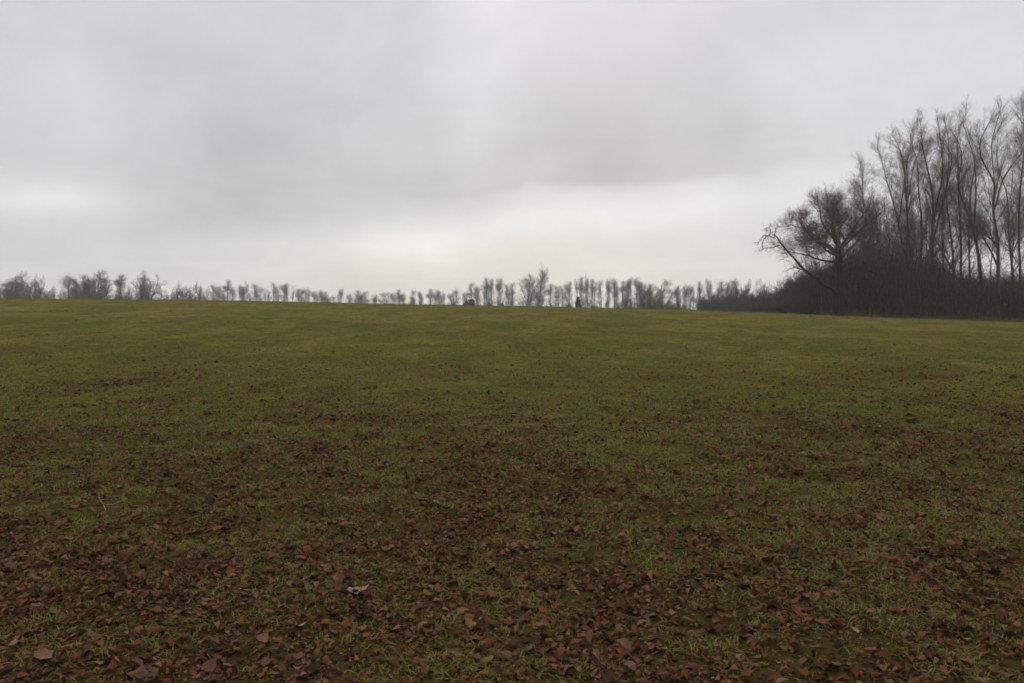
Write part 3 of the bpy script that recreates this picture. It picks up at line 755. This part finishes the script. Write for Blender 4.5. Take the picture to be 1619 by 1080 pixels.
PL2.put(832, 430, 36, 290, 'shorter broad feathery bare tree left of the highest plume', 'feathery twin trees', 'tree', 0, 0.0)
BR[1].put(1041, 439, 52, 240, 'broad bare tree with a spreading crown rising above the mid-right bushes', 'broad trees by the thicket', 'tree', 1.0)

# conifer and small dark bushes on the crest
def conifer_mesh(seed, H=4.0):
    rng = np.random.default_rng(seed); n = 2600
    t = rng.random(n) ** 0.8; a = rng.uniform(0, 2 * np.pi, n); r = (1 - t) ** 0.8 * 0.95 * rng.random(n) ** 0.5 * (0.8 + 0.4 * vnoise(t * 12, a, 2)) + 0.03
    c = np.stack([np.cos(a) * r, np.sin(a) * r, 0.15 + t * (H - 0.2)], 1)
    V, Q = cards(rng, c, 0.26)
    T = np.zeros((1, 5, 3)); T[0, :, 2] = np.linspace(0, H * 0.9, 5)
    return join([(V, Q), tubes(T, np.linspace(0.08, 0.02, 5)[None], 6)])
def dome_mesh(seed, n=5200):
    rng = np.random.default_rng(seed)
    d = unit(rng.normal(size=(n, 3))); d[:, 2] = np.abs(d[:, 2])
    r = rng.random(n) ** 0.25 * (0.82 + 0.36 * vnoise(d[:, 0] * 2.5 + 3, d[:, 1] * 2.5 + d[:, 2], 1))
    c = d * r[:, None] * np.array([2.2, 1.6, 2.6])
    return cards(rng, c, 0.28)
Proto('conifer', conifer_mesh(1), M_HOLLY, 4).put(914, 468, 13, 200, 'small dark conifer standing on the crest right of the feathery twin trees', None, 'conifer')
DM = Proto('evergreen_bush', dome_mesh(2), M_HOLLY, 3)
DM.put(744, 470, 32, 215, 'dark domed evergreen bush on the crest, widest of the middle skyline', None, 'bush', 0)
for px, top, w, Y, lab in [(716, 477, 24, 225, 'low dark bush at the left foot of the domed evergreen bush'), (772, 477, 18, 215, 'low dark bush just right of the domed evergreen bush'),
                           (793, 477, 16, 215, 'low dark bush right of the domed bush, second one along'), (899, 480, 26, 205, 'low dark bush touching the left side of the small conifer'),
                           (938, 481, 22, 210, 'low bush just right of the small conifer'), (835, 481, 12, 215, 'tiny bush at the foot of the shorter feathery tree'),
                           (864, 482, 10, 215, 'tiny bush at the foot of the tallest feathery tree')]:
    DM.put(px, top, w, Y, lab, 'low bushes along the crest', 'bush', rr.uniform(0, 6))
for p, px, top, w, Y, lab in [(SH[0], 993, 464, 26, 205, 'grey bush left of the broad far tree, lowest of its group'), (SH[2], 1020, 461, 28, 200, 'grey bush at the left foot of the broad far tree'),
                              (SH[1], 1050, 456, 42, 195, 'wide grey bush in front of the broad far tree'), (SH[2], 1070, 468, 24, 195, 'small bush in the gap between broad far tree and dark thicket'),
                              (SH[1], 1092, 476, 36, 185, 'low bush at the left foot of the dark thicket')]:
    p.put(px, top, w, Y, lab, 'grey bushes by the broad far tree', 'bush', rr.uniform(0, 6))

# ------------------------------------------------------------------ thicket left of the oak
M_THK = M_SHRUB
TH = [Proto('hazel_shrub', shrub_mesh(900 + i, W=w, dens=1.25, stems=34), M_THK, 4) for i, w in enumerate((1.0, 1.25, 0.9))]
for k, (px, top, w, Y, lab) in enumerate([
    (1118, 460, 40, 165, 'dark bare shrub at the left end of the thicket'), (1138, 454, 42, 158, 'dark bare shrub second from the left end of the thicket'),
    (1167, 448, 48, 150, 'tallest rounded shrub of the thicket before its dip'), (1190, 458, 40, 142, 'low shrub at the dip in the thicket top'),
    (1214, 452, 44, 132, 'dark shrub just right of the dip in the thicket top'), (1236, 448, 46, 118, 'shrub under the drooping end of the long oak limb'),
    (1262, 428, 52, 106, 'tall shrub behind the middle of the long oak limb'), (1288, 412, 62, 98, 'tall dense shrub at the left of the oak trunk'),
    (1310, 392, 74, 96, 'tall dense shrub directly behind the oak trunk'), (1350, 380, 80, 95, 'tall dense shrub just right of the oak trunk'),
    (1384, 382, 80, 95, 'tall dense shrub left of the left-bowing poplar'),
    (1150, 468, 56, 150, 'low shrub along the foot of the thicket, left part'), (1200, 470, 56, 130, 'low shrub along the foot of the thicket, middle part'),
    (1246, 462, 60, 108, 'low shrub along the foot of the thicket near the long limb'), (1276, 458, 62, 96, 'low shrub along the foot of the thicket beside the oak'),
    (1128, 476, 50, 155, 'low shrub along the foot of the thicket at its left end')]):
    TH[k % 3].put(px, top, w, Y, lab, 'bare shrubs of the thicket left of the wood', 'shrub', rr.uniform(0, 6))

# ------------------------------------------------------------------ undergrowth of the wood: one dark mass
def build_undergrowth():
    rng = np.random.default_rng(55)
    pxs = [1150, 1200, 1250, 1300, 1340, 1390, 1440, 1480, 1520, 1560, 1600, 1700, 1800]
    tops = [478, 472, 452, 424, 410, 404, 408, 416, 430, 437, 438, 434, 434]
    fy = [150, 130, 104, 92, 90, 89.5, 89, 88.5, 88, 87.5, 87, 86, 86]
    n = 6000
    px = rng.uniform(1140, 1760, n)
    Y = np.interp(px, pxs, fy) + rng.random(n) ** 1.3 * 24
    x = (px - 809.5) / F * Y
    z = hgt(x, Y)
    top = np.interp(px, pxs, tops) + 50 * (fbm(px / 26, Y / 7, 2, 3) - 0.5)
    H = ((490 - top) / F * Y + CAM_Z - z) * np.where(rng.random(n) < 0.33 * np.clip((1500 - px) / 60, 0.1, 1) * np.clip((px - 1290) / 50, 0, 1), rng.uniform(1.0, 1.95, n), rng.uniform(0.55, 1.05, n)); H = np.maximum(H, 0.6)
    P = np.empty((n, 5, 3)); P[:, 0] = np.stack([x, Y, z - 0.1], 1); d = unit(np.stack([rng.normal(0, .28, n), rng.normal(0, .28, n), np.ones(n)], 1))
    for j in range(4):
        P[:, j + 1] = P[:, j] + d * (H / 4)[:, None]; d = unit(d + rng.normal(0, 0.13, d.shape) + np.array([0, 0, .08]))
    R = rng.uniform(0.014, 0.05, n)[:, None] * np.linspace(1, 0.35, 5)[None]
    P1, R1 = spawn(rng, P, R, 9, 0.08, 1.0, 0.7, 0.25, lambda t, i: H[i] * 0.30, k=2, up=0.08, wander=0.25, ratio=0.6, rmin=0.011, taper=0.3)
    P2, R2 = spawn(rng, P1, R1, 2.6, 0.1, 1.0, 0.7, 0.3, 0.6, k=1, up=0.04, wander=0.25, ratio=0.75, rmin=0.009, taper=0.2)
    m = 110000
    k = rng.integers(0, n, m); t = rng.random(m) ** 1.1 * 0.92
    c = P[k, 0] + np.stack([rng.normal(0, .55, m), rng.normal(0, .55, m), t * H[k]], 1)
    o = quads_mesh('undergrowth', *join([tubes(P, R, 4), tubes(P1, R1, 3), tubes(P2, R2, 3)]), M_SCRUB)
    tag(o, 'dense dark undergrowth of bare scrub along the foot of the wood', 'undergrowth', kind='stuff')
    b = quads_mesh('leafy_cover', *cards(rng, c, 0.16), M_BRACKEN, o, smooth=False)
    b['kind'] = 'stuff'
    q = 70; px = rng.uniform(1170, 1740, q); Y = np.interp(px, pxs, fy) + rng.uniform(-0.6, 1.2, q); x = (px - 809.5) / F * Y
    h = rng.uniform(2.5, 6.5, q); D = np.empty((q, 7, 3)); d = unit(np.stack([rng.normal(0, .10, q), rng.normal(0, .10, q), np.ones(q)], 1))
    D[:, 0] = np.stack([x, Y, hgt(x, Y) - 0.05], 1)
    for j in range(6):
        D[:, j + 1] = D[:, j] + d * (h / 6)[:, None]; d = unit(d + rng.normal(0, .05, d.shape) + np.array([0, 0, .05]))
    Rr = rng.uniform(0.022, 0.055, q)[:, None] * np.linspace(1, .3, 7)[None]
    D1, E1 = spawn(rng, D, Rr, 9, 0.3, 1, 0.7, 0.2, 1.2, k=3, up=0.06, wander=0.15, ratio=0.5, rmin=0.008)
    e = quads_mesh('pale_stem', *join([tubes(D, Rr, 5), tubes(D1, E1, 3)]), island('pale_stem_bark', [(0, (0.05, 0.046, 0.03)), (0.6, (0.11, 0.10, 0.07)), (1, (0.20, 0.18, 0.13))], 0.9, 0, 0.05), o)
    e['kind'] = 'stuff'
    q = 5000; px = rng.uniform(1150, 1740, q); Y = np.interp(px, pxs, fy) - rng.uniform(-0.4, 1.8, q); x = (px - 809.5) / F * Y
    h = rng.uniform(0.25, 0.8, q) * (0.3 + 1.2 * vnoise(x / 1.5, Y, 4)); D = np.empty((q, 4, 3)); d = unit(np.stack([rng.normal(0, .35, q), rng.normal(0, .35, q), np.ones(q)], 1))
    D[:, 0] = np.stack([x, Y, hgt(x, Y) - 0.03], 1)
    for j in range(3):
        D[:, j + 1] = D[:, j] + d * (h / 3)[:, None]; d = unit(d + rng.normal(0, .2, d.shape) - np.array([0, 0, .15]))
    e = quads_mesh('dry_grass', *tubes(D, np.full((q, 4), 0.012) * np.linspace(1, .3, 4), 3), island('dry_grass_blade', [(0, (0.07, 0.055, 0.022)), (1, (0.16, 0.125, 0.055))], 0.9, 0, 0.05), o)
    e['kind'] = 'stuff'
build_undergrowth()

# ------------------------------------------------------------------ haze
def build_haze():
    x0, x1, y0, y1, z0, z1 = -615, 615, -615, 615, -19, 34
    V = np.array([(x, y, z) for x in (x0, x1) for y in (y0, y1) for z in (z0, z1)], float)
    Q = np.array([(0, 1, 3, 2), (4, 6, 7, 5), (0, 4, 5, 1), (2, 3, 7, 6), (0, 2, 6, 4), (1, 5, 7, 3)])
    m = bpy.data.materials.new('haze'); m.use_nodes = True; nt = m.node_tree; nt.nodes.clear()
    o = nt.nodes.new('ShaderNodeOutputMaterial'); v = nt.nodes.new('ShaderNodeVolumePrincipled')
    v.inputs['Color'].default_value = (0.97, 0.965, 0.95, 1); v.inputs['Density'].default_value = 0.0005; v.inputs['Anisotropy'].default_value = 0.35
    nt.links.new(v.outputs[0], o.inputs['Volume'])
    ob = quads_mesh('haze', V, Q, m, smooth=False)
    tag(ob, 'thin grey winter haze lying over the whole field', 'haze', kind='stuff')
build_haze()

# ------------------------------------------------------------------ sky
SUN_EL, SUN_AZ = rad(24), rad(6)           # azimuth clockwise from +Y
def build_world():
    w = bpy.data.worlds.new('World'); SC.world = w; w.use_nodes = True
    nt = w.node_tree; nt.nodes.clear()
    out = nt.nodes.new('ShaderNodeOutputWorld')
    sky = nt.nodes.new('ShaderNodeTexSky'); sky.sky_type = 'NISHITA'; sky.sun_disc = False
    sky.sun_elevation = SUN_EL; sky.sun_rotation = SUN_AZ
    bg0 = nt.nodes.new('ShaderNodeBackground'); bg0.inputs[1].default_value = 0.1; nt.links.new(sky.outputs[0], bg0.inputs[0])
    tc = nt.nodes.new('ShaderNodeTexCoord')
    # direction warped a little so that cloud edges are ragged
    nz = nt.nodes.new('ShaderNodeTexNoise'); nz.inputs['Scale'].default_value = 5.0; nz.inputs['Detail'].default_value = 5; nz.inputs['Roughness'].default_value = 0.55
    nt.links.new(tc.outputs['Generated'], nz.inputs['Vector'])
    sub = nt.nodes.new('ShaderNodeVectorMath'); sub.operation = 'SUBTRACT'; nt.links.new(nz.outputs['Color'], sub.inputs[0]); sub.inputs[1].default_value = (.5, .5, .5)
    scl = nt.nodes.new('ShaderNodeVectorMath'); scl.operation = 'MULTIPLY'; nt.links.new(sub.outputs[0], scl.inputs[0]); scl.inputs[1].default_value = (0.12, 0.12, 0.065)
    add = nt.nodes.new('ShaderNodeVectorMath'); add.operation = 'ADD'; nt.links.new(tc.outputs['Generated'], add.inputs[0]); nt.links.new(scl.outputs[0], add.inputs[1])
    sep = nt.nodes.new('ShaderNodeSeparateXYZ'); nt.links.new(add.outputs[0], sep.inputs[0])
    sep0 = nt.nodes.new('ShaderNodeSeparateXYZ'); nt.links.new(tc.outputs['Generated'], sep0.inputs[0])
    A = lambda op, a, b=None, c=None: math_(nt, op, a, b, c)
    az = A('MULTIPLY', A('ARCTAN2', sep.outputs[0], sep.outputs[1]), 180 / math.pi)
    el = A('MULTIPLY', A('ARCSINE', A('MAXIMUM', A('MINIMUM', sep.outputs[2], 1.0), -1.0)), 180 / math.pi)
    el0 = A('MULTIPLY', A('ARCSINE', sep0.outputs[2]), 180 / math.pi)
    def blob(px, py, wx, wy, amp, tilt=0.0, up=None):
        a0 = math.degrees(math.atan((px - 809.5) / F)); e0 = math.degrees(math.atan((490 - py) / F))
        da = A('SUBTRACT', az, a0); de = A('SUBTRACT', A('SUBTRACT', el, e0), A('MULTIPLY', da, tilt))
        s = wx / F * 57.3; t = wy / F * 57.3
        if up:                                   # softer on top than below
            de = A('MAXIMUM', A('MULTIPLY', de, t / (up / F * 57.3)), A('MULTIPLY', de, -1.0)); 
        q = A('ADD', A('POWER', A('ABSOLUTE', A('DIVIDE', da, s)), 2.0), A('POWER', A('ABSOLUTE', A('DIVIDE', de, t)), 2.0))
        return A('MULTIPLY', A('EXPONENT', A('MULTIPLY', q, -1.0)), amp)
    B = None
    for b in ((450, 338, 240, 30, -0.115, 0.09, 190), (985, 286, 250, 13, -0.17, 0.07, 160), (250, 200, 260, 120, -0.03), (40, 60, 200, 120, -0.02),
              (800, 50, 110, 130, 0.10), (748, 215, 36, 90, 0.045), (75, 330, 100, 26, 0.18), (100, 225, 90, 60, 0.05), (640, 405, 200, 32, 0.14, 0.08), (860, 352, 270, 28, 0.14, 0.1),
              (1150, 320, 200, 36, 0.06, 0.06), (1000, 420, 260, 50, 0.04), (1380, 120, 260, 160, 0.045), (330, 410, 150, 22, -0.04, 0.0), (1250, 230, 160, 60, 0.02)):
        v = blob(*b); B = v if B is None else A('ADD', B, v)
    tex = nt.nodes.new('ShaderNodeTexNoise'); tex.inputs['Scale'].default_value = 7.0; tex.inputs['Detail'].default_value = 6; tex.inputs['Roughness'].default_value = 0.6
    nt.links.new(add.outputs[0], tex.inputs['Vector'])
    B = A('ADD', B, A('MULTIPLY', A('SUBTRACT', tex.outputs['Fac'], 0.5), 0.22))
    den = A('ADD', A('MAXIMUM', sep0.outputs[2], 0.0), 0.16)
    cv = nt.nodes.new('ShaderNodeCombineXYZ'); nt.links.new(A('DIVIDE', sep0.outputs[0], den), cv.inputs[0]); nt.links.new(A('DIVIDE', sep0.outputs[1], den), cv.inputs[1])
    cl = noise(nt, 1.5, 7, 0.56, cv.outputs[0], 0.7)
    B = A('ADD', B, A('MULTIPLY', A('SUBTRACT', cl, 0.5), 0.17))
    mr = nt.nodes.new('ShaderNodeMapRange'); nt.links.new(el0, mr.inputs[0])
    for i, v in ((1, 22.0), (2, 70.0), (3, 0.0), (4, 0.95)): mr.inputs[i].default_value = v
    B = A('ADD', A('ADD', B, 0.67), mr.outputs[0])
    # tint: cream low in the middle, lavender higher up
    warm = blob(720, 420, 330, 60, 1.0, 0.05); cool = A('MULTIPLY', A('SUBTRACT', el0, 6.0), 0.07); cool = A('MAXIMUM', A('MINIMUM', cool, 1.0), 0.0)
    col = mixc(nt, cool, (0.99, 1.0, 0.99), (0.985, 0.98, 1.045))
    col = mixc(nt, warm, col, (1.02, 1.0, 0.945))
    bg1 = nt.nodes.new('ShaderNodeBackground'); nt.links.new(col, bg1.inputs[0]); nt.links.new(B, bg1.inputs[1])
    mx = nt.nodes.new('ShaderNodeMixShader'); mx.inputs[0].default_value = 0.96
    nt.links.new(bg0.outputs[0], mx.inputs[1]); nt.links.new(bg1.outputs[0], mx.inputs[2]); nt.links.new(mx.outputs[0], out.inputs[0])
build_world()

sun = bpy.data.lights.new('sun', 'SUN'); sun.energy = 0.5; sun.angle = rad(40); sun.color = (1.0, 0.96, 0.90)
so = bpy.data.objects.new('sun', sun); COL.objects.link(so)
so.rotation_euler = (math.pi / 2 - SUN_EL, 0, math.pi - SUN_AZ)

# ------------------------------------------------------------------ camera and render
cam = bpy.data.cameras.new('camera'); cam.lens = 28.0; cam.sensor_width = 36.0; cam.clip_end = 5000; cam.clip_start = 0.05
co = bpy.data.objects.new('camera', cam); COL.objects.link(co)
co.location = (0, 0, CAM_Z); co.rotation_euler = (math.pi / 2 + PITCH, 0, 0)
SC.camera = co
SC.view_settings.view_transform = 'Standard'; SC.view_settings.look = 'None'; SC.view_settings.exposure = 0; SC.view_settings.gamma = 1
SC.render.engine = 'CYCLES'
SC.cycles.max_bounces = 5; SC.cycles.diffuse_bounces = 3; SC.cycles.volume_bounces = 1
SC.cycles.filter_width = 1.7; SC.cycles.use_denoising = True
